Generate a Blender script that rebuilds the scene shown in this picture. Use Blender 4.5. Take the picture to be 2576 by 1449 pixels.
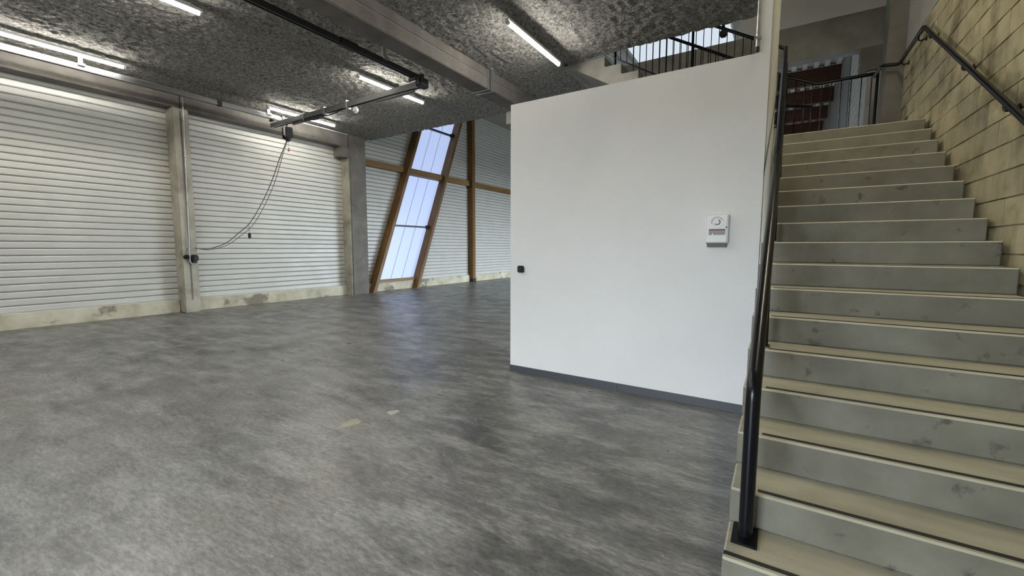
import bpy, bmesh, math, random
from mathutils import Vector, Matrix, noise
random.seed(7)
S = bpy.context.scene
for o in list(bpy.data.objects): bpy.data.objects.remove(o)
COL = S.collection

# ------------------------------------------------------------------ camera
EYE = Vector((0, 0, 1.53))
yaw, pitch, roll = math.radians(32.316), math.radians(5.395), math.radians(0.133)
F = Vector((-math.sin(yaw)*math.cos(pitch), math.cos(yaw)*math.cos(pitch), -math.sin(pitch)))
R0 = Vector((math.cos(yaw), math.sin(yaw), 0)); U0 = R0.cross(F)
R = math.cos(roll)*R0 + math.sin(roll)*U0; U = -math.sin(roll)*R0 + math.cos(roll)*U0
cam = bpy.data.cameras.new('camera'); co = bpy.data.objects.new('camera', cam); COL.objects.link(co)
cam.sensor_width = 36; cam.lens = 36*1065.65/2576; cam.clip_start = 0.02; cam.clip_end = 200
co.matrix_world = Matrix(((R.x, U.x, -F.x, EYE.x), (R.y, U.y, -F.y, EYE.y), (R.z, U.z, -F.z, EYE.z), (0, 0, 0, 1)))
S.camera = co

# ------------------------------------------------------------------ world, light levels, exposure
w = bpy.data.worlds.new('world'); S.world = w; w.use_nodes = True
w.node_tree.nodes['Background'].inputs[0].default_value = (0.80, 0.90, 1.0, 1)
w.node_tree.nodes['Background'].inputs[1].default_value = 27.0
TUBE_E, ROOF_E, WIN_E = 112.0, 0.74, .80
def portal(name, loc, rot, sx, sy):       # sky-sampling portals at the doorways added for daylight
    l = bpy.data.lights.new(name, 'AREA'); l.shape = 'RECTANGLE'; l.size = sx; l.size_y = sy; l.cycles.is_portal = True
    o = bpy.data.objects.new(name, l); COL.objects.link(o); o.location = loc; o.rotation_euler = rot
HALL_DOOR = (14.0, 21.5, 3.9)             # y0, y1, height of the guessed daylight opening in the hall side wall
REAR_DOOR = (-2.9, -.5, 2.4)              # x0, x1, height of the guessed daylight opening behind the viewer
portal('hall_daylight', (1.62, 17.75, 1.95), (0, math.radians(90), 0), 3.9, 7.5)
portal('rear_daylight', (-1.7, -3.72, 1.2), (math.radians(90), 0, 0), 2.4, 2.4)
S.view_settings.view_transform = 'Standard'; S.view_settings.look = 'None'
S.view_settings.gamma = 1; S.view_settings.use_curve_mapping = False
S.view_settings.exposure = 0.0

# ------------------------------------------------------------------ helpers
class MB:
    def __init__(s): s.v = []; s.f = []; s.m = []
    def add(s, vs, fs, mi=0):
        n = len(s.v); s.v += [tuple(v) for v in vs]
        for f in fs: s.f.append([i+n for i in f]); s.m.append(mi)
        return s
    def box(s, x0, x1, y0, y1, z0, z1, mi=0):
        return s.add([(x0,y0,z0),(x1,y0,z0),(x1,y1,z0),(x0,y1,z0),(x0,y0,z1),(x1,y0,z1),(x1,y1,z1),(x0,y1,z1)],
                     [(0,3,2,1),(4,5,6,7),(0,1,5,4),(1,2,6,5),(2,3,7,6),(3,0,4,7)], mi)
    def prism(s, poly, axis, a, b, mi=0):
        def P(u, v, t): return {'x': (t,u,v), 'y': (u,t,v), 'z': (u,v,t)}[axis]
        n = len(poly); vs = [P(u,v,a) for u,v in poly] + [P(u,v,b) for u,v in poly]
        fs = [list(range(n))[::-1], list(range(n,2*n))] + [(i,(i+1)%n,(i+1)%n+n,i+n) for i in range(n)]
        return s.add(vs, fs, mi)
    def tube(s, pts, r, n=12, mi=0):
        pts = [Vector(p) for p in pts]; rings = []; u = None
        for i, p in enumerate(pts):
            d = (pts[min(i+1,len(pts)-1)] - pts[max(i-1,0)]).normalized()
            if u is None:
                a = Vector((0,0,1)) if abs(d.z) < .9 else Vector((1,0,0)); u = d.cross(a).normalized()
            else: u = (u - d*u.dot(d)).normalized()
            v = d.cross(u)
            rings.append([p + (u*math.cos(2*math.pi*j/n) + v*math.sin(2*math.pi*j/n))*r for j in range(n)])
        vs = [q for g in rings for q in g]; fs = []
        for i in range(len(pts)-1):
            for j in range(n): fs.append((i*n+j, i*n+(j+1)%n, (i+1)*n+(j+1)%n, (i+1)*n+j))
        fs += [list(range(n)), list(range((len(pts)-1)*n, len(pts)*n))[::-1]]
        return s.add(vs, fs, mi)
    def mesh(s, name, mats, L=(0,0,0), bevel=0, smooth=False, seg=2):
        me = bpy.data.meshes.new(name); L = Vector(L)
        me.from_pydata([Vector(v)-L for v in s.v], [], s.f)
        for m in (mats if isinstance(mats,(list,tuple)) else [mats]): me.materials.append(m)
        for p, mi in zip(me.polygons, s.m): p.material_index = mi
        bm = bmesh.new(); bm.from_mesh(me)
        bmesh.ops.recalc_face_normals(bm, faces=bm.faces)
        if bevel: bmesh.ops.bevel(bm, geom=list(bm.edges), offset=bevel, segments=seg, affect='EDGES', clamp_overlap=True)
        bm.to_mesh(me); bm.free()
        if smooth:
            for p in me.polygons: p.use_smooth = True
            try: me.set_sharp_from_angle(angle=math.radians(40))
            except Exception: pass
        return me
    def build(s, name, mats, parent=None, L=None, bevel=0, smooth=False, seg=2):
        if L is None: L = parent['_L'] if parent is not None and '_L' in parent else ((parent.location) if parent is not None else s.base())
        me = s.mesh(name, mats, L, bevel, smooth, seg)
        return link(name, me, parent, (0,0,0) if parent is not None else L)
    def base(s):
        xs = [v[0] for v in s.v]; ys = [v[1] for v in s.v]; zs = [v[2] for v in s.v]
        return ((min(xs)+max(xs))/2, (min(ys)+max(ys))/2, min(zs))
def link(name, data, parent=None, loc=(0,0,0)):
    o = bpy.data.objects.new(name, data); COL.objects.link(o); o.location = loc
    if parent is not None: o.parent = parent
    return o
def tag(o, label, cat, group=None):
    o['label'] = label; o['category'] = cat
    if group: o['group'] = group
    return o
def thing(name, L, label, cat, group=None):
    return tag(link(name, None, None, L), label, cat, group)
def struct(o, label=None):
    o['kind'] = 'structure'
    if label: o['label'] = label
    return o
def world_L(o):
    L = Vector(o.location)
    while o.parent is not None:
        o = o.parent; L += Vector(o.location)
    return L
def part(mb, name, mats, parent, **k):
    return mb.build(name, mats, parent, L=world_L(parent), **k)
def bx(*a): return MB().box(*a)
def rounded(pts, r, n=5):
    pts = [Vector(p) for p in pts]; out = [pts[0]]
    for i in range(1, len(pts)-1):
        a, b, c = pts[i-1], pts[i], pts[i+1]
        d1 = (a-b).normalized(); d2 = (c-b).normalized(); rr = min(r, (a-b).length*.45, (c-b).length*.45)
        p, q = b+d1*rr, b+d2*rr
        for k in range(n+1):
            t = k/n; out.append(p*(1-t)**2 + b*2*t*(1-t) + q*t*t)
    return out + [pts[-1]]

# ------------------------------------------------------------------ materials
def mat(name):
    m = bpy.data.materials.new(name); m.use_nodes = True
    nt = m.node_tree; b = nt.nodes['Principled BSDF']
    return m, nt, b
def N(nt, t, **k):
    n = nt.nodes.new(t)
    for a, v in k.items():
        if hasattr(n, a): setattr(n, a, v)
        else: n.inputs[a].default_value = v
    return n
def plain(name, c, rough=.5, metal=0, spec=.5):
    m, nt, b = mat(name); b.inputs['Base Color'].default_value = (*c, 1); b.inputs['Roughness'].default_value = rough
    b.inputs['Metallic'].default_value = metal; b.inputs['Specular IOR Level'].default_value = spec
    return m
def mottled(name, stops, scale=3, detail=8, rough=(.6,.8), bump=.2, bscale=60, bdist=.004, stretch=(1,1,1), spots=None, spec=.4, rnd=0, rscale=None):
    m, nt, b = mat(name); lk = nt.links.new
    g = N(nt, 'ShaderNodeNewGeometry'); mp = N(nt, 'ShaderNodeMapping'); mp.inputs['Scale'].default_value = stretch
    lk(g.outputs['Position'], mp.inputs[0])
    n1 = N(nt, 'ShaderNodeTexNoise', Scale=scale, Detail=detail, Roughness=.62); lk(mp.outputs[0], n1.inputs['Vector'])
    cr = N(nt, 'ShaderNodeValToRGB'); lk(n1.outputs['Fac'], cr.inputs[0])
    el = cr.color_ramp.elements
    while len(el) < len(stops): el.new(.5)
    for e, (p, c) in zip(el, stops): e.position = p; e.color = (*c, 1)
    col = cr.outputs[0]
    if spots:
        sc, lo, hi, c = spots
        n2 = N(nt, 'ShaderNodeTexNoise', Scale=sc, Detail=5.0, Roughness=.6); lk(mp.outputs[0], n2.inputs['Vector'])
        mr = N(nt, 'ShaderNodeMapRange'); mr.inputs[1].default_value = lo; mr.inputs[2].default_value = hi; lk(n2.outputs['Fac'], mr.inputs[0])
        mx = N(nt, 'ShaderNodeMix', data_type='RGBA'); lk(mr.outputs[0], mx.inputs['Factor']); lk(col, mx.inputs[6]); mx.inputs[7].default_value = (*c, 1)
        col = mx.outputs[2]
    if rnd:
        oi = N(nt, 'ShaderNodeObjectInfo'); mr2 = N(nt, 'ShaderNodeMapRange'); lk(oi.outputs['Random'], mr2.inputs[0])
        mr2.inputs[3].default_value = 1-rnd; mr2.inputs[4].default_value = 1+rnd
        hs = N(nt, 'ShaderNodeHueSaturation'); lk(col, hs.inputs['Color']); lk(mr2.outputs[0], hs.inputs['Value']); col = hs.outputs[0]
    lk(col, b.inputs['Base Color'])
    nr = N(nt, 'ShaderNodeTexNoise', Scale=rscale or scale*1.7, Detail=4.0); lk(mp.outputs[0], nr.inputs['Vector'])
    mr3 = N(nt, 'ShaderNodeMapRange'); lk(nr.outputs['Fac'], mr3.inputs[0]); mr3.inputs[1].default_value = .3; mr3.inputs[2].default_value = .7
    mr3.inputs[3].default_value = rough[0]; mr3.inputs[4].default_value = rough[1]; lk(mr3.outputs[0], b.inputs['Roughness'])
    b.inputs['Specular IOR Level'].default_value = spec
    if bump:
        nb = N(nt, 'ShaderNodeTexNoise', Scale=bscale, Detail=5.0, Roughness=.6); lk(g.outputs['Position'], nb.inputs['Vector'])
        bp = N(nt, 'ShaderNodeBump', Strength=bump, Distance=bdist); lk(nb.outputs['Fac'], bp.inputs['Height']); lk(bp.outputs[0], b.inputs['Normal'])
    return m
def emit(name, c, e):
    m, nt, b = mat(name); b.inputs['Base Color'].default_value = (*[min(1,x*.3) for x in c], 1); b.inputs['Roughness'].default_value = .35
    b.inputs['Emission Color'].default_value = (*c, 1); b.inputs['Emission Strength'].default_value = e
    return m
M = {}
def floor_mat(name):
    m, nt, b = mat(name); lk = nt.links.new
    g = N(nt, 'ShaderNodeNewGeometry')
    mp = N(nt, 'ShaderNodeMapping'); mp.inputs['Rotation'].default_value = (0,0,math.radians(-18)); mp.inputs['Scale'].default_value = (.55,1.9,1); lk(g.outputs['Position'], mp.inputs[0])
    def nz(scale, detail, rough, vec, dist=0):
        n = N(nt, 'ShaderNodeTexNoise', Scale=scale, Detail=detail, Roughness=rough, Distortion=dist); lk(vec, n.inputs['Vector']); return n.outputs['Fac']
    def ramp(src, a, b_, lo=0, hi=1):
        r_ = N(nt, 'ShaderNodeMapRange'); lk(src, r_.inputs[0])
        for k, v in zip((1,2,3,4), (a,b_,lo,hi)): r_.inputs[k].default_value = v
        return r_.outputs[0]
    def mix(f, a, c):
        x = N(nt, 'ShaderNodeMix', data_type='RGBA'); lk(f, x.inputs['Factor'])
        if isinstance(a, tuple): x.inputs[6].default_value = (*a,1)
        else: lk(a, x.inputs[6])
        x.inputs[7].default_value = (*c,1); return x.outputs[2]
    pos = g.outputs['Position']
    c = mix(ramp(nz(.55,6,.6,pos,.6), .36,.66), (.105,.105,.107), (.285,.283,.275))
    c = mix(ramp(nz(.35,5,.6,pos,.4), .50,.66,0,.85), c, (.31,.30,.262))
    c = mix(ramp(nz(2.4,14,.76,mp.outputs[0],.25), .46,.62,0,.85), c, (.45,.445,.43))
    c = mix(ramp(nz(1.5,14,.74,mp.outputs[0],.15), .50,.32,0,.9), c, (.075,.074,.073))
    c = mix(ramp(nz(5,12,.72,pos,.3), .52,.72,0,.5), c, (.42,.41,.38))
    c = mix(ramp(nz(20,3,.5,pos), .735,.755,0,.8), c, (.62,.61,.58))
    c = mix(ramp(nz(24,2,.5,pos), .175,.165,0,.8), c, (.05,.048,.045))
    fine = ramp(nz(26,12,.75,mp.outputs[0],.2), .32,.68,.31,.93)
    vm = N(nt, 'ShaderNodeVectorMath', operation='SCALE'); lk(c, vm.inputs[0]); lk(fine, vm.inputs['Scale']); c = vm.outputs[0]
    lk(c, b.inputs['Base Color'])
    lk(ramp(nz(2.2,6,.6,pos), .3,.7,.26,.50), b.inputs['Roughness'])
    bp = N(nt, 'ShaderNodeBump', Strength=.10, Distance=.004); lk(nz(30,6,.6,pos), bp.inputs['Height']); lk(bp.outputs[0], b.inputs['Normal'])
    return m
M['floor'] = floor_mat('polished_concrete_floor')
M['concrete'] = mottled('grey_precast_concrete', [(.3,(.20,.19,.165)),(.55,(.29,.28,.245)),(.75,(.36,.345,.30))], scale=2.2, bump=.15, bscale=35)
M['concrete_dark'] = mottled('dark_beam_concrete', [(.3,(.105,.095,.082)),(.55,(.155,.143,.125)),(.75,(.21,.195,.17))], scale=2.0, bump=.15, bscale=30)
M['column'] = mottled('column_concrete', [(.3,(.27,.25,.20)),(.55,(.38,.36,.29)),(.75,(.46,.43,.35))], scale=2.0, bump=.12, bscale=30, spots=(1.2,.55,.75,(.16,.135,.11)))
M['plinth'] = mottled('stained_plinth_concrete', [(.3,(.28,.25,.17)),(.5,(.46,.43,.32)),(.7,(.58,.55,.44))], scale=1.6, bump=.2, bscale=30, spots=(1.1,.56,.62,(.20,.175,.13)))
M['tread'] = mottled('tread_concrete_lit', [(.3,(.29,.275,.205)),(.55,(.40,.38,.292)),(.75,(.47,.45,.355))], scale=2.5, bump=.05, bscale=80, stretch=(.5,2.5,1), rough=(.45,.65))  # lighter copy of the step concrete: light on the tops put into colour
M['riser'] = mottled('riser_concrete_shaded', [(.3,(.125,.118,.088)),(.55,(.175,.167,.128)),(.75,(.215,.207,.163))], scale=3.0, bump=.06, bscale=70, spots=(8,.62,.70,(.09,.082,.062)), rough=(.5,.7))  # darker copy of the step concrete: shade on the fronts put into colour
M['block'] = mottled('limewashed_block', [(.3,(.24,.205,.125)),(.5,(.35,.305,.19)),(.75,(.42,.375,.25))], scale=3.5, bump=.5, bscale=55, bdist=.008, spots=(1.7,.54,.70,(.13,.105,.06)), rnd=.10, rough=(.8,.95))
M['mortar'] = mottled('rough_mortar', [(.40,(.085,.07,.04)),(.55,(.33,.29,.19))], scale=2.2, bump=.5, bscale=60, rough=(.85,.95))
M['plaster'] = mottled('white_painted_plaster', [(.3,(.70,.695,.675)),(.7,(.75,.745,.725))], scale=1.2, bump=.04, bscale=180, bdist=.002, rough=(.5,.6))
M['plaster_grey'] = mottled('grey_render', [(.3,(.30,.285,.255)),(.7,(.38,.365,.33))], scale=2, bump=.1)
M['yard_dark'] = plain('yard_dark', (.07,.07,.07), .9)
M['siding'] = mottled('white_coated_steel', [(.3,(.47,.468,.43)),(.7,(.53,.527,.485))], scale=1.5, bump=0, rough=(.32,.45), spots=(.8,.6,.85,(.43,.415,.36)), spec=.5)
M['joint'] = plain('panel_joint', (.16,.16,.145), .6)
M['timber'] = mottled('varnished_timber', [(.3,(.10,.048,.012)),(.55,(.165,.083,.021)),(.75,(.23,.125,.035))], scale=3, stretch=(1,1,.15), bump=.08, bscale=60, rough=(.4,.6))
M['timber_h'] = mottled('varnished_timber_girt', [(.3,(.14,.074,.02)),(.55,(.225,.125,.036)),(.75,(.32,.19,.065))], scale=3, stretch=(1,.15,1), bump=.08, bscale=60, rough=(.4,.6))
M['purlin'] = mottled('red_brown_purlin', [(.3,(.045,.016,.007)),(.7,(.10,.036,.015))], scale=3, stretch=(.15,1,1), bump=.08, rough=(.5,.7))
M['black'] = plain('black_gloss_paint', (.004,.004,.006), .26, 0, .3)
M['black_matt'] = plain('black_rubber', (.012,.011,.012), .6)
M['steel_dark'] = plain('dark_steel', (.03,.03,.032), .4, .3)
M['galv'] = mottled('galvanised_steel', [(.3,(.30,.30,.30)),(.7,(.50,.50,.50))], scale=12, bump=0, rough=(.3,.45)); M['galv'].node_tree.nodes['Principled BSDF'].inputs['Metallic'].default_value = .75
M['alu'] = plain('crane_profile_steel', (.24,.24,.24), .28, .8)
M['skirt'] = plain('charcoal_skirting', (.055,.06,.07), .45)
M['white_plastic'] = plain('white_plastic', (.72,.72,.70), .4)
M['cream'] = plain('cream_pvc', (.66,.64,.55), .4)
M['grey_plastic'] = plain('grey_plastic', (.22,.22,.20), .5)
M['red_label'] = plain('faded_red_label', (.20,.09,.09), .5)
M['grey_label'] = plain('grey_label', (.27,.255,.25), .5)
M['red'] = plain('red_hook', (.5,.06,.03), .5)
M['cable'] = plain('grey_cable', (.10,.105,.10), .5)
M['tube_warm'] = emit('warm_led_tube', (1.0,.91,.67), TUBE_E*2.1)
M['tube'] = emit('led_tube', (1.0,.97,.90), TUBE_E)
M['pane'] = emit('skylit_polycarbonate', (.55,.67,1.0), WIN_E)
M['roofpane'] = emit('roof_polycarbonate', (.80,.90,1.0), ROOF_E)
M['rib'] = emit('polycarbonate_rib', (.30,.42,.72), WIN_E*.75)
def perf(name):
    m, nt, b = mat(name); lk = nt.links.new
    g = N(nt, 'ShaderNodeNewGeometry'); v = N(nt, 'ShaderNodeTexVoronoi', Scale=22.0, Randomness=0.0); lk(g.outputs['Position'], v.inputs['Vector'])
    mr = N(nt, 'ShaderNodeMapRange'); mr.inputs[1].default_value = .28; mr.inputs[2].default_value = .34; lk(v.outputs['Distance'], mr.inputs[0])
    mx = N(nt, 'ShaderNodeMix', data_type='RGBA'); lk(mr.outputs[0], mx.inputs['Factor']); mx.inputs[6].default_value = (.03,.03,.03,1); mx.inputs[7].default_value = (.36,.36,.34,1)
    lk(mx.outputs[2], b.inputs['Base Color']); b.inputs['Roughness'].default_value = .45
    return m
M['perf'] = perf('perforated_steel')
def sprayed(name):
    m, nt, b = mat(name); lk = nt.links.new
    g = N(nt, 'ShaderNodeNewGeometry')
    n1 = N(nt, 'ShaderNodeTexNoise', Scale=19.0, Detail=5.0, Roughness=.65, Distortion=.9); lk(g.outputs['Position'], n1.inputs['Vector'])
    cr = N(nt, 'ShaderNodeValToRGB'); lk(n1.outputs['Fac'], cr.inputs[0])
    e = cr.color_ramp.elements; e[0].position = .36; e[0].color = (.14,.134,.12,1); e[1].position = .64; e[1].color = (.50,.488,.45,1)
    lk(cr.outputs[0], b.inputs['Base Color']); b.inputs['Roughness'].default_value = .95; b.inputs['Specular IOR Level'].default_value = .15
    bp = N(nt, 'ShaderNodeBump', Strength=1.0, Distance=.06); lk(n1.outputs['Fac'], bp.inputs['Height']); lk(bp.outputs[0], b.inputs['Normal'])
    return m
M['spray'] = sprayed('sprayed_mineral_fibre')

# ------------------------------------------------------------------ dimensions (metres)
XW = -12.0          # face of the cladding wall
CEIL = 5.07         # underside of the mezzanine
YE = 9.66           # end of the mezzanine
ROOF = 7.4
RI, GO, Y1 = .1763, .2925, 1.975     # riser, going, first nosing
SL, SR = -.15, 1.30                  # stair sides
XR = 1.34                            # block wall face
PY = 4.37                            # partition face
YB, YEND = -3.5, 27.0

# ------------------------------------------------------------------ shell
struct(bx(-12.3, 1.7, YB-.2, YEND+.2, -.2, 0).build('floor', M['floor']), 'grey polished concrete floor with worn pale patches')
# ceiling: mezzanine slab with a well for the upper flight; sprayed coating as displaced skin
ce = struct(bx(-12.1, -3.72, YB, YE, CEIL+.02, CEIL+.40).build('ceiling', M['concrete_dark']), 'dark mezzanine ceiling with rough sprayed coating')
part(bx(-3.72, -.20, YB, 7.75, CEIL+.02, CEIL+.40), 'slab_bay', M['concrete_dark'], ce)
def coat(x0, x1, y0, y1, step=.036):
    nx, ny = max(2, int((x1-x0)/step)), max(2, int((y1-y0)/step)); vs = []; fs = []
    for j in range(ny+1):
        for i in range(nx+1):
            x, y = x0+(x1-x0)*i/nx, y0+(y1-y0)*j/ny
            p = Vector((x, y, 0))
            d = noise.noise(p*6)*.009 + noise.noise(p*13+Vector((3,7,1)))*.026 - .012
            vs.append((x, y, CEIL-.004+d))
    for j in range(ny):
        for i in range(nx):
            a = j*(nx+1)+i; fs.append((a, a+nx+1, a+nx+2, a+1))
    mb = MB(); mb.v = vs; mb.f = fs; mb.m = [0]*len(fs)
    me = bpy.data.meshes.new('sprayed_coating'); L = world_L(ce)
    me.from_pydata([Vector(v)-L for v in vs], [], fs); me.materials.append(M['spray'])
    for p in me.polygons: p.use_smooth = True
    return link('sprayed_coating', me, ce)
coat(-11.66, -5.48, 0.2, YE); coat(-5.10, -3.72, 0.2, YE); coat(-3.72, -.20, 0.2, 7.75)
coat(-11.66, -.2, YB, .2, .3)
# roof over the tall hall and stairwell: deck, ribs, purlins
rf = struct(bx(-12.3, 1.7, YB-.2, YEND+.2, ROOF+.08, ROOF+.2).build('ceiling_roof', M['plaster_grey']), 'ribbed steel roof deck on red-brown purlins')
rib_me = MB().prism([(-.09,0),(.09,0),(.06,-.08),(-.06,-.08)], 'y', 0, YEND-10).mesh('deck_rib', M['siding'])
for i in range(22):
    link('deck_rib', rib_me, rf, Vector((1.25-.3*i, 10, ROOF+.08))-world_L(rf))
pur_me = bx(-6.0, 1.33, -.09, .09, -.5, 0).mesh('purlin', M['purlin'])
for y in (17.6, 19.8, 22.2, 24.7):
    link('purlin', pur_me, rf, Vector((0, y, ROOF))-world_L(rf))
# rooflight strip in the roof
w2 = struct(bx(-4.2, -1.36, 8.0, 8.05, ROOF-.06, ROOF+.08).build('window_2', M['steel_dark']), 'long pale rooflight strip above the stairwell')
for i in range(6):
    part(bx(-4.12, -1.44, 8.05+i*3.05, 8.05+i*3.05+3.0, ROOF-.02, ROOF+.03), 'pane', M['roofpane'], w2)
    part(bx(-4.12, -1.44, 8.05+i*3.05+3.0, 8.05+i*3.05+3.05, ROOF-.05, ROOF+.03), 'glazing_bar', M['steel_dark'], w2)
# left wall: backing, plinth, cladding slats
wl = struct(bx(XW-.3, XW-.03, YB, YEND, 0, ROOF+.1).build('wall_left', M['joint']), 'long wall of white ribbed steel cladding on a stained concrete plinth')
YL = lambda z: 9.75+.393*z
YR = lambda z: 11.66+.40*z
PIT = .1335
def prof(h):  # one rib of the cladding, in x (out) and z
    return [(-.04,.0),(-.012,.003),(0,.020),(0,h-.030),(-.016,h-.010),(-.04,h-.006)]
slat_me = MB().prism(prof(PIT), 'y', 0, 1).mesh('cladding_slat', M['siding'])
def slat(y0, y1, z):
    o = link('cladding_slat', slat_me, wl, Vector((XW, y0, z))-world_L(wl)); o.scale = (1, y1-y0, 1)
nb = 0
for k in range(int((4.7-.30)/PIT)+1):
    z = .30+k*PIT
    slat(YB+3, 4.3, z); slat(4.3, 9.2, z); nb += 2
for k in range(int((ROOF-.30)/PIT)+1):
    z = .30+k*PIT; zc = z+PIT/2
    slat(9.2, YL(zc)-.02, z); slat(YR(zc)+.02, 15.3, z); slat(15.3, 26.0, z)
for y0, y1 in ((YB, 4.19), (4.53, 8.75), (9.41, 15.215), (15.445, 26.9)):
    part(bx(XW-.02, XW+.10, y0, y1, 0, .295), 'plinth', M['plinth'], wl, bevel=.012)
for y0, y1 in ((YB, 4.19), (4.53, 8.75), (9.41, 15.215), (15.445, 26.9)):
    part(bx(XW-.01, XW+.07, y0, y1, .29, .305), 'flashing', M['siding'], wl)

# slanted strip window in the left wall
w1 = struct(bx(XW-.03, XW+.14, YL(.36)-.02, YR(.36)+.02, .30, .385).build('window_1', M['timber_h']), 'leaning strip window of pale blue translucent panels between timber posts')
def slab(y0, y1, y2, y3, z0, z1, x0, x1):  # parallelogram in the wall plane
    return MB().prism([(y0,z0),(y1,z0),(y2,z1),(y3,z1)], 'x', x0, x1)
def lerp(a, b, t): return a+(b-a)*t
cuts = [0, .115, .40, .68, 1.0]
for z0, z1 in ((.40,2.31),(2.37,4.24),(4.50,6.17),(6.24,7.35)):
    for a, b in zip(cuts[:-1], cuts[1:]):
        e = .012
        part(slab(lerp(YL(z0),YR(z0),a)+e, lerp(YL(z0),YR(z0),b)-e, lerp(YL(z1),YR(z1),b)-e, lerp(YL(z1),YR(z1),a)+e, z0, z1, XW-.02, XW+.005), 'pane', M['pane'], w1)
    for a in cuts[1:-1]:
        part(slab(lerp(YL(z0),YR(z0),a)-.014, lerp(YL(z0),YR(z0),a)+.014, lerp(YL(z1),YR(z1),a)+.014, lerp(YL(z1),YR(z1),a)-.014, z0, z1, XW-.02, XW+.012), 'panel_rib', M['rib'], w1)
for z in (2.34, 6.205):
    part(bx(XW+.01, XW+.09, YL(z), YR(z)+.02, z-.03, z+.03), 'glazing_bar', M['steel_dark'], w1)
    part(bx(XW+.01, XW+.16, YR(z)-.10, YR(z)+.02, z-.07, z+.07), 'bar_bracket', M['black_matt'], w1, bevel=.01)
for fn, s, nm in ((YL,-1,'leaning_post'),(YR,1,'leaning_post')):
    a, b = (-.13, 0) if s < 0 else (0, .13)
    part(slab(fn(0)+a, fn(0)+b, fn(ROOF)+b, fn(ROOF)+a, 0.0, ROOF, XW-.03, XW+.33), nm, M['timber'], w1)
# right wall: block wall beside the stairs
wr = struct(bx(XR+.012, XR+.25, YB, 9.9, 0, ROOF+.1).build('wall_right', M['mortar']), 'rough wall of limewashed concrete blocks beside the stairs')
nose = lambda y: RI*((y-Y1)/GO+1)
bl = []
for v in range(4):
    mb = MB(); h, l = .188, .486; x = XR
    nz, ny = 2, 4
    g = [[(x+.004*random.uniform(-1,1)-.001, l*j/ny, h*i/nz) for j in range(ny+1)] for i in range(nz+1)]
    vs = [q for r_ in g for q in r_]
    fs = [(i*(ny+1)+j, i*(ny+1)+j+1, (i+1)*(ny+1)+j+1, (i+1)*(ny+1)+j) for i in range(nz) for j in range(ny)]
    n0 = len(vs)
    ring = [(0,j) for j in range(ny+1)]+[(i,ny) for i in range(1,nz+1)]+[(nz,j) for j in range(ny-1,-1,-1)]+[(i,0) for i in range(nz-1,0,-1)]
    for i, j in ring:
        yy, zz = l*j/ny, h*i/nz
        vs.append((x+.03, yy+(-.006 if j == 0 else .006 if j == ny else 0), zz+(-.005 if i == 0 else .005 if i == nz else 0)))
    for k in range(len(ring)):
        a = ring[k]; b2 = ring[(k+1) % len(ring)]
        fs.append((a[0]*(ny+1)+a[1], n0+k, n0+(k+1)%len(ring), b2[0]*(ny+1)+b2[1]))
    mb.add([(q[0]-XR, q[1], q[2]) for q in vs], fs); bl.append(mb.mesh('block', M['block'], smooth=True))
for c in range(21):
    z = .1+.2*c
    y = 1.5+(.25 if c % 2 else 0)
    while y < 8.2:
        if z+.2 > nose(y-.1)-.05 and not (y > 6.5 and z < 2.75):
            o = link('block', random.choice(bl), wr, Vector((XR+random.uniform(-.004,.003), y, z))-world_L(wr))
            if y+.486 > 8.24: o.scale = (1, (8.24-y)/.486, 1)
        y += .5
part(bx(XR-.004, XR+.02, 1.0, 8.3, 4.30, ROOF), 'render_band', M['plaster_grey'], wr)

# rear end walls that close the building, with an unseen doorway added behind the camera for daylight
struct(bx(-12.3, 1.7, YEND, YEND+.2, 0, ROOF+.1).build('wall_back', M['siding']), 'far end wall of white steel cladding')
x0, x1, h = REAR_DOOR
wrr = struct(bx(-12.3, x0, YB-.2, YB, 0, ROOF+.1).build('wall_rear', M['plaster_grey']), 'grey rendered wall behind the viewer')
part(bx(x1, 1.7, YB-.2, YB, 0, ROOF+.1), 'wall_length', M['plaster_grey'], wrr)
part(bx(x0, x1, YB-.2, YB, h, ROOF+.1), 'door_head', M['plaster_grey'], wrr)
d1 = struct(bx(x0, x0+.06, YB-.12, YB+.02, 0, h).build('added_door_1', M['steel_dark']), 'unseen doorway guessed behind the viewer to let in daylight')
part(bx(x1-.06, x1, YB-.12, YB+.02, 0, h), 'door_jamb', M['steel_dark'], d1)
part(bx(x0, x1, YB-.12, YB+.02, h-.06, h), 'door_lintel', M['steel_dark'], d1)
struct(bx(-40, 40, -40, 60, -.4, -.21).build('ground', M['yard_dark']), 'unseen dark yard added outside to cut light from below')  # unseen yard surface, added and kept dark to limit light from below

# white partition with its narrow upstand beside the stairs
wp = struct(bx(-2.787, -.165, PY, PY+.12, 0, 3.21).build('wall_center', M['plaster']), 'white painted partition with dark skirting beside the stairs')
part(bx(-.275, -.165, PY, PY+.12, 3.21, CEIL), 'upstand', M['plaster'], wp)
part(bx(-2.787, -2.667, PY+.12, 7.3, 0, 3.21), 'return_wall', M['plaster'], wp)
bc = struct(bx(-2.79, -1.42, PY-.013, PY, 0, .082).build('baseboard_center', M['skirt']), 'charcoal skirting along the foot of the white partition')
part(bx(-1.416, -.17, PY-.013, PY, 0, .082), 'skirting_length', M['skirt'], bc)
# edge beam and white wall behind the landing
tb = struct(bx(-3.72, XR, 9.70, 9.98, 4.98, 5.59).build('trim_1', M['concrete']), 'concrete edge beam across the back of the stair landing')
part(bx(.99, XR, 9.70, 9.98, 4.59, 4.98), 'hanging_panel', M['concrete_dark'], tb)
struct(bx(-.92, XR, 9.72, 9.92, 5.59, ROOF).build('wall_upper', M['plaster']), 'white wall standing on the edge beam above the landing')
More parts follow.
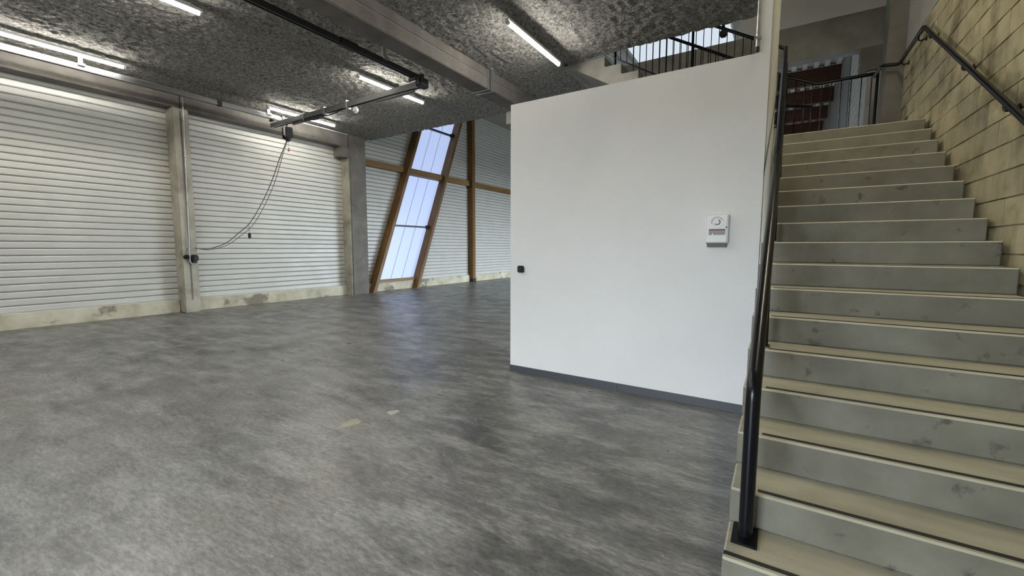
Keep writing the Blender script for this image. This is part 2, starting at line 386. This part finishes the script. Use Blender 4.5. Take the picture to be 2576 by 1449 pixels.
# right side wall of the tall hall: cladding then perforated sheets
hy0, hy1, hh = HALL_DOOR
wh = struct(bx(XR+.04, XR+.25, 9.9, hy0, 0, ROOF+.1).build('wall_hall', M['joint']), 'side wall of the tall hall with white cladding and perforated sheets')
part(bx(XR+.04, XR+.25, hy1, YEND, 0, ROOF+.1), 'wall_length', M['siding'], wh)
part(bx(XR+.04, XR+.25, hy0, hy1, hh, ROOF+.1), 'door_head', M['joint'], wh)
d2 = struct(bx(XR, XR+.2, hy0-.08, hy0, 0, hh).build('added_door_2', M['steel_dark']), 'unseen wide doorway guessed in the side of the tall hall to let in daylight')  # unseen hall doorway, added so daylight reaches the lower cladding wall
part(bx(XR, XR+.2, hy1, hy1+.08, 0, hh), 'door_jamb', M['steel_dark'], d2)
hs_me = MB().prism([(-x, z) for x, z in prof(.2)], 'y', 0, 1).mesh('cladding_slat', M['siding'])
for k in range(17):
    o = link('cladding_slat', hs_me, wh, Vector((XR, 9.99, 4.0+.2*k))-world_L(wh)); o.scale = (1, 5.0, 1)
for k in range(6):
    part(bx(XR-.02, XR+.03, 15.05+k*1.6, 15.05+k*1.6+1.5, 4.0, ROOF-.02), 'perforated_sheet', M['perf'], wh)

# ------------------------------------------------------------------ frame: columns and beams
c1 = thing('concrete_column', (-11.83, 4.36, 0), 'slim concrete column between the two cladding bays carrying a black valve', 'column')
part(bx(XW-.02, -11.66, 4.20, 4.52, 0, 4.66), 'shaft', M['column'], c1, bevel=.02)
part(bx(-11.662, -11.655, 4.345, 4.375, .3, 4.6), 'groove_strip', M['concrete_dark'], c1)
c2 = thing('concrete_column', (-11.8, 9.05, 0), 'thick concrete corner column with a corbel next to the leaning window', 'column')
part(bx(XW-.02, -11.60, 8.78, 9.40, 0, CEIL+.05), 'shaft', M['concrete_dark'], c2, bevel=.02)
part(bx(XW-.02, -11.62, 8.50, 8.785, 4.33, 4.66), 'corbel', M['concrete_dark'], c2, bevel=.015)
part(bx(XW-.02, -11.63, 8.755, 8.785, 0, 4.33), 'lit_face', M['column'], c2)  # paler strip: light falling on this side painted as lighter concrete
for y0, y1, lab in ((YB+.05, 4.36, 'concrete edge beam over the nearer bay of white cladding'), (4.37, 8.78, 'concrete edge beam over the bay of cladding behind the hanging cable')):
    e = thing('edge_beam', (-11.8, (y0+y1)/2, 4.66), lab, 'beam')
    part(bx(XW-.02, -11.65, y0, y1, 4.66, CEIL+.03), 'beam_body', M['concrete_dark'], e, bevel=.012)
for y0, y1, lab in ((YB+.05, 7.19, 'near length of the deep concrete ceiling beam beside the black crane rail'), (7.25, YE, 'far length of the concrete ceiling beam running behind the white partition')):
    e = thing('ceiling_beam', (-5.28, (y0+y1)/2, 4.68), lab, 'beam')
    part(bx(-5.47, -5.09, y0, y1, 4.68, 4.872), 'lower_flange', M['concrete_dark'], e, bevel=.012)
    part(bx(-5.465, -5.10, y0, y1, 4.872, 4.892), 'groove', M['joint'], e)
    part(bx(-5.47, -5.09, y0, y1, 4.892, CEIL+.03), 'upper_flange', M['concrete_dark'], e, bevel=.01)
e = thing('steel_strap', (-5.28, 7.22, 4.66), 'pair of steel straps wrapped round the ceiling beam joint', 'strap')
for y in (7.15, 7.285):
    part(bx(-5.485, -5.075, y-.018, y+.018, 4.665, 4.68), 'bottom_strip', M['galv'], e)
    part(bx(-5.09, -5.075, y-.018, y+.018, 4.68, 5.05), 'side_strip', M['galv'], e)
part(bx(-5.09, -5.07, 7.205, 7.235, 4.67, 5.05), 'centre_strip', M['galv'], e)
e = thing('concrete_bearing', (-5.35, 8.75, 4.3), 'small pale concrete block hanging under the far beam end by the partition', 'bearing block')
part(bx(-5.62, -5.30, 8.6, 8.9, 4.42, 4.70), 'bearing_block', M['concrete'], e, bevel=.01)
# timber in the far hall
g = thing('timber_girt', (-11.9, 15, 4.27), 'long horizontal timber rail crossing the leaning window', 'rail')
part(bx(XW, XW+.17, 9.42, 15.225, 4.265, 4.485), 'rail_length', M['timber_h'], g, bevel=.006)
part(bx(XW, XW+.15, 15.44, 26.5, 4.265, 4.485), 'rail_length', M['timber_h'], g, bevel=.006)
part(bx(XW+.02, XW+.2, 15.15, 15.226, 4.20, 4.50), 'angle_bracket', M['steel_dark'], g)
g = thing('timber_post', (-11.86, 15.33, 0), 'upright dark timber post on a black steel shoe, right of the leaning window', 'post')
part(bx(XW+.002, XW+.28, 15.23, 15.43, .14, ROOF-.02), 'post_shaft', M['timber'], g, bevel=.006)
part(bx(XW+.11, XW+.29, 15.22, 15.44, 0, .16), 'steel_shoe', M['black_matt'], g)
cR = thing('concrete_column', (1.23, 8.4, 2.99), 'dark concrete column at the head of the stairs where the wall rail turns', 'column')
part(bx(1.13, XR+.05, 8.24, 8.62, 2.99, ROOF), 'shaft', M['concrete_dark'], cR, bevel=.012)

# ------------------------------------------------------------------ stairs
st = thing('staircase', (.57, 1.975, 0), 'wide straight flight of bare concrete stairs climbing beside the block wall', 'staircase')
sL = world_L(st)
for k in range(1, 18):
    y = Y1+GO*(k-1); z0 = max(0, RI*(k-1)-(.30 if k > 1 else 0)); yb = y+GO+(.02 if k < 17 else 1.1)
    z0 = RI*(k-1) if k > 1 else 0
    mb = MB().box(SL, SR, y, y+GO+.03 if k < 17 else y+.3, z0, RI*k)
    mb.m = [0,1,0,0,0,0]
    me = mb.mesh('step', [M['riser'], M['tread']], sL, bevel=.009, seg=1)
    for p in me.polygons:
        p.material_index = 1 if p.normal.z > .3 else 0  # upward faces and chamfers take the lit tone, the rest the shaded one
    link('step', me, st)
    if k <= 16:
        x0 = SL+.002 if k == 1 else -.035
        part(bx(x0, SR-.01, y+.026, y+.050, RI*k-.004, RI*k+.0025), 'nosing_strip', M['black_matt'], st)
y17 = Y1+GO*16
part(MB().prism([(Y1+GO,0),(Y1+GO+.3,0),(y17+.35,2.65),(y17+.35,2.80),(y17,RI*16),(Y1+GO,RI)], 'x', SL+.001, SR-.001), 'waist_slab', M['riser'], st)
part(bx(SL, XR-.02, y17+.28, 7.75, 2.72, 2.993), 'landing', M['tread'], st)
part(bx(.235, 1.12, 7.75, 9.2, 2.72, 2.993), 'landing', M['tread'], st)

# upper flight, rising to the left
u = thing('upper_staircase', (-1.6, 8.45, 2.99), 'second concrete flight rising behind the top of the white partition', 'staircase')
R2, G2 = .185, .315
for j in range(1, 12):
    x = -2.60+G2*(10-j); z = 2.993+R2*j
    part(bx(x-G2-.03, x, 7.77, 9.12, z-R2, z), 'step', M['concrete'], u, bevel=.006)
xs = lambda z: -2.60+G2*(10-(z-2.993)/R2)
lo = lambda x: 2.993+R2*(10-(x+2.60)/G2-1)
part(MB().prism([(.24,2.76),(.24,lo(.24)+.01),(-3.2,lo(-3.2)+.01),(-3.75,lo(-3.2)+.01),(-3.75,4.99),(-3.50,4.91)], 'y', 7.772, 9.118), 'waist_slab', M['concrete'], u)

# ------------------------------------------------------------------ railings
lr = thing('stair_railing', (-.07, 2.17, RI), 'black tube railing on the left of the stairs, footed on the bottom step', 'railing')
T = lambda y: .93+.646*(y-2.17)
part(MB().tube(rounded([(-.073, 2.18, RI+.01), (-.073, 2.18, T(2.18)-.03), (-.066, 4.6, T(4.6)-.03), (-.10, 7.72, T(7.72)-.03)], .07), .031, 16), 'handrail', M['black'], lr, smooth=True)
part(bx(-.128, -.022, 2.10, 2.255, RI, RI+.012), 'base_plate', M['black'], lr)
part(MB().tube([(-.065, 2.30, T(2.3)-.42), (-.065, 7.6, T(7.6)-.42)], .016, 10), 'lower_rail', M['black'], lr, smooth=True)
part(MB().tube([(-.065, 2.2, T(2.2)-.22), (-.065, 7.6, T(7.6)-.22)], .012, 10), 'middle_rail', M['black'], lr, smooth=True)
for k in (5, 9, 13, 17):
    y = Y1+GO*(k-1)+.10
    part(MB().tube([(-.058, y, RI*k), (-.066, y, T(y)-.05)], .018, 10), 'post', M['black'], lr, smooth=True)
    part(bx(-.085, -.030, y-.03, y+.03, RI*k, RI*k+.012), 'post_foot', M['black'], lr)
wrl = thing('wall_handrail', (1.26, 4.1, 2.3), 'black tube handrail bracketed to the block wall, turning at the landing', 'handrail')
part(MB().tube(rounded([(1.26,1.3,.63),(1.26,6.89,4.085),(1.26,8.12,4.10),(1.075,8.12,4.12),(1.075,8.85,4.20),(1.15,9.10,4.33)], .05), .0225, 14), 'rail', M['black'], wrl, smooth=True)
for y in (2.2, 3.3, 4.42, 5.40, 6.62):
    z = 4.085-.618*(6.89-y)
    b = part(MB().tube(rounded([(1.26,y,z-.01),(1.262,y,z-.075),(XR+.004,y,z-.06)], .03), .008, 8), 'bracket', M['black'], wrl, smooth=True)
    part(MB().tube([(XR-.012,y,z-.06),(XR+.006,y,z-.06)], .03, 12), 'rose', M['black'], b)
for y, z in ((7.12, 4.085), (7.95, 4.10)):
    b = part(MB().tube(rounded([(1.26,y,z-.01),(1.262,y,z-.075),(XR+.004,y,z-.055)], .03), .008, 8), 'bracket', M['black'], wrl, smooth=True)
    part(MB().tube([(XR-.012,y,z-.055),(XR+.006,y,z-.055)], .03, 12), 'rose', M['black'], b)
# guard at the back of the landing and far side of the upper flight
gd = thing('landing_railing', (.75, 9.1, 2.993), 'black barred railing across the back of the stair landing', 'railing')
part(MB().tube(rounded([(1.15,9.1,4.33),(.38,9.1,4.31),(-.04,9.1,4.50),(-3.4,9.1,6.45)], .05), .028, 12), 'top_rail', M['black'], gd, smooth=True)
part(MB().tube(rounded([(1.17,9.1,3.08),(.38,9.1,3.08),(-3.0,9.1,5.10)], .05), .012, 8), 'bottom_rail', M['black'], gd, smooth=True)
part(MB().tube([(.30,9.1,3.95),(-.15,9.1,4.05)], .03, 8), 'middle_rail', M['black'], gd, smooth=True)
for i in range(7):
    x = 1.09-.13*i
    part(MB().tube([(x,9.1,3.08),(x,9.1,4.32)], .008, 6), 'baluster', M['black'], gd)
for i in range(24):
    x = .20-.13*i
    part(MB().tube([(x,9.1,3.08+.598*(.38-x)),(x,9.1,(4.31+.45*(.38-x)) if x > -.04 else 4.50+.58*(-.04-x))], .008, 6), 'baluster', M['black'], gd)
part(MB().tube([(1.16,9.1,2.993),(1.16,9.1,4.33)], .02, 10), 'post', M['black'], gd)
ng = thing('flight_railing', (-1.7, 7.79, 3.2), 'black barred railing along the near side of the upper flight above the partition', 'railing')
tz = lambda x: 4.50+.595*(-.10-x)
bz = lambda x: 3.40+.595*(-.10-x)
part(MB().tube([(-.10,7.79,4.50),(-3.3,7.79,tz(-3.3))], .024, 12), 'top_rail', M['black'], ng, smooth=True)
part(MB().tube([(-.10,7.79,bz(-.10)),(-3.05,7.79,bz(-3.05))], .014, 8), 'bottom_rail', M['black'], ng, smooth=True)
for i in range(26):
    x = -.21-.115*i
    part(MB().tube([(x,7.79,bz(x)),(x,7.79,tz(x))], .0065, 6), 'baluster', M['black'], ng)
for x in (-2.72, -1.41, -.11):
    zt = 2.993+R2*math.floor(10-(x+2.60)/G2+1e-6) if x < .2 else 2.993
    part(MB().tube([(x,7.79,max(2.993,zt)),(x,7.79,tz(x))], .02, 10), 'post', M['black'], ng, smooth=True)

# ------------------------------------------------------------------ ceiling lights
def tube_light(x, y0, y1, label, z=4.925, m=None):
    t = thing('tube_light', (x, (y0+y1)/2, z-.035), label, 'light', 'ceiling tube lights')
    part(MB().prism([(x-.040,z+.018),(x-.034,z+.018),(x-.034,z+.036),(x+.034,z+.036),(x+.034,z+.018),(x+.040,z+.018),(x+.040,z+.06),(x-.040,z+.06)], 'y', y0, y1), 'housing', M['white_plastic'], t)
    part(MB().tube([(x,y0+.02,z),(x,y1-.02,z)], .030, 14), 'diffuser', m or M['tube'], t, smooth=True)
    for y in (y0, y1):
        part(MB().tube([(x,y-.012,z),(x,y+.03,z)] if y == y0 else [(x,y-.03,z),(x,y+.012,z)], .033, 14), 'end_cap', M['white_plastic'], t, smooth=True)
    for y in (y0+.3, y1-.3):
        part(bx(x-.015, x+.015, y-.02, y+.02, z+.06, (CEIL-.03 if z < 5 else ROOF+.02)), 'fixing', M['galv'], t)
tube_light(-10.76, 5.86, 7.70, 'glowing tube light near the cladding wall, crossed by the crane bridge')
tube_light(-7.31, 5.79, 7.63, 'glowing tube light crossed by the right end of the crane bridge')
tube_light(-3.57, 5.50, 7.22, 'glowing tube light over the white partition, right of the ceiling beam', 4.83)
tube_light(-10.72, 1.33, 3.17, 'glowing tube light at the left edge of the picture above the crane rail')
tube_light(-7.35, 1.25, 3.10, 'glowing tube light at the top edge, left of the black crane rail')
tube_light(-3.71, 1.25, 3.10, 'ceiling tube light over the near floor, above the picture', 4.83)
for i, x in enumerate((-10.72, -7.35, -3.71)):
    tube_light(x, -2.6, -.76, ['ceiling tube light behind the viewer nearest the cladding wall', 'ceiling tube light behind the viewer over the middle of the floor', 'ceiling tube light behind the viewer nearest the stairs'][i])

tube_light(.55, 3.3, 5.15, 'warm tube light hung high over the stairs, above the picture', 6.3, M['tube_warm'])
# ------------------------------------------------------------------ light crane
def runway(x, y0, y1, m, label, hangers, joints):
    t = thing('crane_runway', (x, (y0+y1)/2, 4.70), label, 'crane rail')
    part(MB().prism([(x-.04,4.725),(x-.02,4.725),(x-.02,4.735),(x-.032,4.735),(x-.032,4.80),(x+.032,4.80),(x+.032,4.735),(x+.02,4.735),(x+.02,4.725),(x+.04,4.725),(x+.04,4.815),(x-.04,4.815)], 'y', y0, y1), 'rail_profile', m, t)
    for y in hangers:
        h = part(bx(x-.02, x+.02, y-.03, y+.03, 4.82, CEIL+.02), 'hanger', M['galv'], t)
        part(bx(x-.07, x+.07, y-.05, y+.05, 4.80, 4.84), 'clamp', M['galv'], h)
    for y in joints:
        part(bx(x-.05, x+.05, y-(.16 if x > -7 else .05), y+(.16 if x > -7 else .05), 4.715, 4.83), 'joint_sleeve', M['black_matt'], t, bevel=.01)
    part(bx(x-.06, x+.06, y1-.03, y1+.03, 4.68, 4.85), 'end_stop', M['black_matt'], t)
    return t
runway(-6.05, YB+.1, 6.25, M['steel_dark'], 'black crane rail hung under the ceiling beside the deep beam', (-1.5, 1.5, 5.35), (4.62,))
rl = runway(-10.93, YB+.1, 6.30, M['alu'], 'bright steel crane rail along the top of the cladding wall', (-1.3, 2.6, 5.95), (4.85,))
part(MB().tube([(-11.02,YB+.1,4.86),(-11.02,8.3,4.86)], .014, 8), 'supply_conduit', M['galv'], rl, smooth=True)
br = thing('crane_bridge', (-8.5, 6.140, 4.55), 'steel crane bridge beam spanning between the two crane rails', 'crane')
part(MB().prism([(6.095,4.56),(6.115,4.56),(6.115,4.575),(6.105,4.575),(6.105,4.65),(6.175,4.65),(6.175,4.575),(6.165,4.575),(6.165,4.56),(6.185,4.56),(6.19,4.665),(6.09,4.665)], 'x', -11.12, -5.92), 'bridge_beam', M['alu'], br)
part(bx(-10.2, -9.0, 6.110, 6.170, 4.50, 4.558), 'lower_profile', M['steel_dark'], br, bevel=.008)
part(bx(-7.2, -6.1, 6.110, 6.170, 4.49, 4.558), 'lower_profile', M['alu'], br, bevel=.02)
for x in (-10.93, -6.05):
    e2 = part(bx(x-.07, x+.07, 6.28, 6.280, 4.60, 4.74), 'end_carriage', M['black_matt'], br, bevel=.012)
    for y in (6.040, 6.240):
        part(MB().tube([(x-.085,y,4.70),(x+.085,y,4.70)], .035, 12), 'wheel', M['steel_dark'], e2)
part(bx(-5.98, -5.84, 6.020, 6.260, 4.55, 4.72), 'cable_box', M['black_matt'], br, bevel=.02)
for x in (-9.7, -8.9, -8.1):
    part(bx(x-.015, x+.015, 6.080, 6.200, 4.53, 4.70), 'cable_clip', M['galv'], br)
part(MB().tube(rounded([(-9.6,6.140,4.54),(-9.3,6.140,4.47),(-9.0,6.140,4.53),(-8.7,6.140,4.50),(-8.3,6.140,4.55)], .1), .012, 8), 'festoon_cable', M['black_matt'], br, smooth=True)
wb = part(bx(-7.92, -7.80, 6.090, 6.190, 4.40, 4.53), 'limit_switch', M['white_plastic'], br, bevel=.03)
ho = thing('chain_hoist', (-10.46, 6.140, 4.14), 'small chain hoist hanging from the left end of the crane bridge', 'hoist')
part(bx(-10.53, -10.39, 6.060, 6.220, 4.26, 4.50), 'motor_body', M['white_plastic'], ho, bevel=.03)
part(bx(-10.545, -10.525, 6.050, 6.230, 4.20, 4.48), 'side_cover', M['black_matt'], ho, bevel=.012)
part(bx(-10.40, -10.37, 6.050, 6.230, 4.22, 4.48), 'side_cover', M['black_matt'], ho, bevel=.012)
part(MB().tube([(-10.46,6.140,4.50),(-10.46,6.140,4.56)], .02, 10), 'suspension_eye', M['steel_dark'], ho)
part(bx(-10.52, -10.40, 6.080, 6.200, 4.14, 4.26), 'chain_bag', M['black_matt'], ho, bevel=.03)
ph = [(-10.45+.009*math.sin(i), 6.140, 4.14-.02*i) for i in range(8)]
hk = part(MB().tube(ph, .006, 6), 'load_chain', M['galv'], ho)
part(MB().tube(rounded([(-10.435,6.140,3.98),(-10.41,6.140,3.94),(-10.435,6.140,3.90),(-10.465,6.140,3.93)], .02), .012, 8), 'hook', M['red'], hk, smooth=True)
# control cable swinging to the column
import_pts = [(-10.49, 6.13, 4.16), (-10.598, 6.053, 3.863), (-10.726, 6.036, 3.681), (-10.853, 5.924, 3.218), (-10.981, 5.72, 2.658), (-11.109, 5.464, 2.139), (-11.237, 5.226, 1.861), (-11.364, 4.997, 1.627), (-11.492, 4.678, 1.493), (-11.62, 4.453, 1.511)]
def smooth_path(p, n=6):
    p = [Vector(q) for q in p]; out = []
    for i in range(len(p)-1):
        a, b, c, d = p[max(i-1,0)], p[i], p[i+1], p[min(i+2,len(p)-1)]
        for k in range(n):
            t = k/n
            out.append(.5*((2*b)+(c-a)*t+(2*a-5*b+4*c-d)*t*t+(3*b-a-3*c+d)*t**3))
    return out+[p[-1]]
cb = thing('control_cable', (-11.2, 5.4, 1.47), 'doubled grey cable swinging from the hoist down to the slim column', 'cable')
sp = smooth_path(import_pts)
part(MB().tube(sp, .011, 8), 'cable_strand', M['cable'], cb, smooth=True)
n_ = len(sp)
part(MB().tube([p+Vector((.02, .05*math.sin(math.pi*i/(n_-1))*1.1, -.06*math.sin(math.pi*i/(n_-1)))) for i, p in enumerate(sp)], .008, 8), 'cable_strand', M['cable'], cb, smooth=True)
pc = thing('pendant_control', (-11.05, 5.408, 1.74), 'small black pendant control dangling below the swinging cable', 'control')
part(MB().tube([(-11.05,5.408,2.12),(-11.05,5.408,1.88)], .005, 6), 'cord', M['cable'], pc)
part(bx(-11.075, -11.025, 5.375, 5.441, 1.75, 1.88), 'grip', M['black_matt'], pc, bevel=.016)
# pipe and valve on the slim column
pp = thing('wall_pipe', (-11.63, 4.38, 1.13), 'thin pale pipe running down the slim column to a hooked end', 'pipe')
part(MB().tube(rounded([(-11.70,4.40,4.99),(-11.60,4.40,4.96),(-11.60,4.40,4.72),(-11.615,4.40,4.5),(-11.615,4.335,1.20),(-11.615,4.375,1.12),(-11.615,4.42,1.18)], .05), .013, 10), 'pipe_run', M['galv'], pp, smooth=True)
for z in (1.5, 2.6, 3.6, 4.4):
    y = 4.335+.065*(z-1.2)/3.3
    part(bx(-11.655, -11.595, y-.024, y+.024, z-.012, z+.012), 'pipe_clip', M['galv'], pp)
vb = thing('isolator_switch', (-11.61, 4.40, 1.15), 'black isolator box with a side lobe fixed to the slim column', 'switch')
part(bx(-11.655, -11.55, 4.375, 4.50, 1.20, 1.36), 'box_body', M['black_matt'], vb, bevel=.025)
part(MB().tube([(-11.655,4.27,1.305),(-11.585,4.27,1.305)], .05, 14), 'side_knob', M['black'], vb, smooth=True)
part(MB().tube([(-11.655,4.425,1.20),(-11.60,4.425,1.20)], .045, 14), 'cable_gland', M['black_matt'], vb, smooth=True)

# ------------------------------------------------------------------ small things on the partition
sr = thing('alarm_sounder', (-.505, PY-.03, 1.53), 'white box alarm sounder with a round grille on the partition', 'alarm')
y0 = PY-.06
part(MB().add([(-.607,PY,1.565),(-.408,PY,1.565),(-.408,PY,1.845),(-.607,PY,1.845),(-.592,y0,1.585),(-.420,y0,1.585),(-.420,y0,1.830),(-.592,y0,1.830)],
     [(0,1,2,3),(4,7,6,5),(0,4,5,1),(1,5,6,2),(2,6,7,3),(3,7,4,0)]), 'housing', M['white_plastic'], sr, bevel=.008)
part(MB().prism([(PY,1.567),(y0+.004,1.584),(PY-.03,1.545),(PY,1.540)], 'x', -.590, -.426), 'underside', M['grey_plastic'], sr, bevel=.003)
def ring(cx, cz, r0, r1, ya, yb, a0=0, a1=360, n=40):
    mb = MB(); vs = []; fs = []
    for i in range(n+1):
        a = math.radians(a0+(a1-a0)*i/n); c, s = math.cos(a), math.sin(a)
        vs += [(cx+r0*c,ya,cz+r0*s),(cx+r1*c,ya,cz+r1*s),(cx+r0*c,yb,cz+r0*s),(cx+r1*c,yb,cz+r1*s)]
    for i in range(n):
        a = 4*i; b = a+4
        fs += [(a,a+1,b+1,b),(a+2,b+2,b+3,a+3),(a,b,b+2,a+2),(a+1,a+3,b+3,b+1)]
    fs += [(0,2,3,1), (4*n,4*n+1,4*n+3,4*n+2)]
    return mb.add(vs, fs)
gx, gz = -.508, 1.771
gr = part(ring(gx, gz, .040, .052, y0-.004, y0+.004), 'grille_rim', M['white_plastic'], sr, smooth=True)
part(ring(gx, gz, .044, .048, y0-.006, y0, 20, 200), 'grille_slot', M['grey_plastic'], gr)
part(ring(gx, gz, .020, .027, y0-.006, y0, -140, 60), 'grille_slot', M['steel_dark'], gr)
part(MB().tube([(gx,y0-.008,gz),(gx,y0+.002,gz)], .019, 20), 'grille_centre', M['white_plastic'], sr, smooth=True)
part(bx(-.575, -.438, y0-.003, y0+.002, 1.690, 1.708), 'label_strip', M['red_label'], sr)
part(bx(-.575, -.438, y0-.003, y0+.002, 1.654, 1.688), 'label_strip', M['grey_label'], sr)
part(MB().prism([(-.549,1.652),(-.536,1.652),(-.536,1.672),(-.541,1.672)], 'y', y0-.0045, y0), 'label_mark', M['white_plastic'], sr)
part(MB().tube([(-.430,y0-.004,1.722),(-.430,y0+.004,1.722)], .0065, 10), 'indicator', M['black_matt'], sr)
sw = thing('light_switch', (-2.63, PY-.02, 1.237), 'black rounded light switch near the left edge of the partition', 'switch')
part(bx(-2.672, -2.588, PY-.038, PY, 1.235, 1.319), 'switch_box', M['black_matt'], sw, bevel=.011, seg=3)
part(bx(-2.656, -2.604, PY-.045, PY-.034, 1.251, 1.303), 'rocker', M['steel_dark'], sw, bevel=.005)
cd = thing('conduit', (-.262, PY-.012, 3.21), 'short galvanised conduit with black end at the notch of the partition', 'conduit')
part(MB().tube([(-.264,PY-.016,3.25),(-.264,PY-.016,CEIL-.02)], .0135, 12), 'conduit_tube', M['galv'], cd, smooth=True)
part(MB().tube([(-.264,PY-.016,3.215),(-.264,PY-.016,3.255)], .016, 12), 'end_cap', M['black_matt'], cd, smooth=True)
part(bx(-.29, -.24, PY-.034, PY+.002, 3.32, 3.34), 'saddle', M['galv'], cd)
dp = thing('drain_pipe', (-.135, PY+.05, RI*9), 'cream vertical pipe at the right edge of the white partition', 'pipe')
part(MB().tube([(-.147,PY+.06,RI*9),(-.147,PY+.06,CEIL+2.2)], .038, 18), 'pipe_run', M['cream'], dp, smooth=True)
part(MB().tube(smooth_path([(-.100,PY+.03,3.05),(-.115,PY+.015,2.7),(-.150,PY+.01,2.35),(-.178,PY+.012,2.0),(-.181,PY+.012,1.62)]), .004, 6), 'thin_wire', M['cable'], dp, smooth=True)
va = thing('vent_actuator', (-1.2, 9.3, 5.62), 'dark vent actuator hanging in front of the pale rooflight', 'actuator')
part(MB().tube([(-1.20,9.45,6.35),(-1.16,9.45,5.68)], .03, 10), 'rod', M['steel_dark'], va, smooth=True)
part(bx(-1.22, -1.10, 9.39, 9.51, 5.60, 5.72), 'motor', M['black_matt'], va, bevel=.02)
pf = thing('perforated_panel', (1.07, 9.88, 2.99), 'dark perforated sheet standing right of the landing opening', 'panel')
part(bx(1.10, 1.27, 9.75, 9.79, 2.75, 4.58), 'sheet', M['perf'], pf)
part(bx(1.27, 1.335, 9.74, 9.80, 2.75, 4.58), 'edge_angle', M['galv'], pf)

# pale plaster splat trodden into the floor
def splat(cx, cy, rx, ry, label, m):
    n = 22; vs = []; ph = random.random()*6
    for i in range(n):
        a = 2*math.pi*i/n; k = 1+.18*math.sin(3*a+ph)+.10*math.sin(7*a+2*ph)
        vs.append((cx+rx*k*math.cos(a), cy+ry*k*math.sin(a)))
    o = MB().prism(vs, 'z', 0, .0025).build('plaster_splat', m)
    tag(o, label, 'stain')
M['splat'] = mottled('dried_plaster', [(.3,(.36,.35,.32)),(.7,(.46,.45,.42))], scale=20, bump=.1)
M['splat2'] = mottled('yellowed_plaster', [(.3,(.30,.28,.21)),(.7,(.40,.375,.29))], scale=20, bump=.1)
splat(-2.98, 2.64, .045, .055, 'small pale plaster splat on the middle of the concrete floor', M['splat'])
splat(-3.10, 2.27, .06, .10, 'yellowish plaster smear beside the pale splat on the floor', M['splat2'])
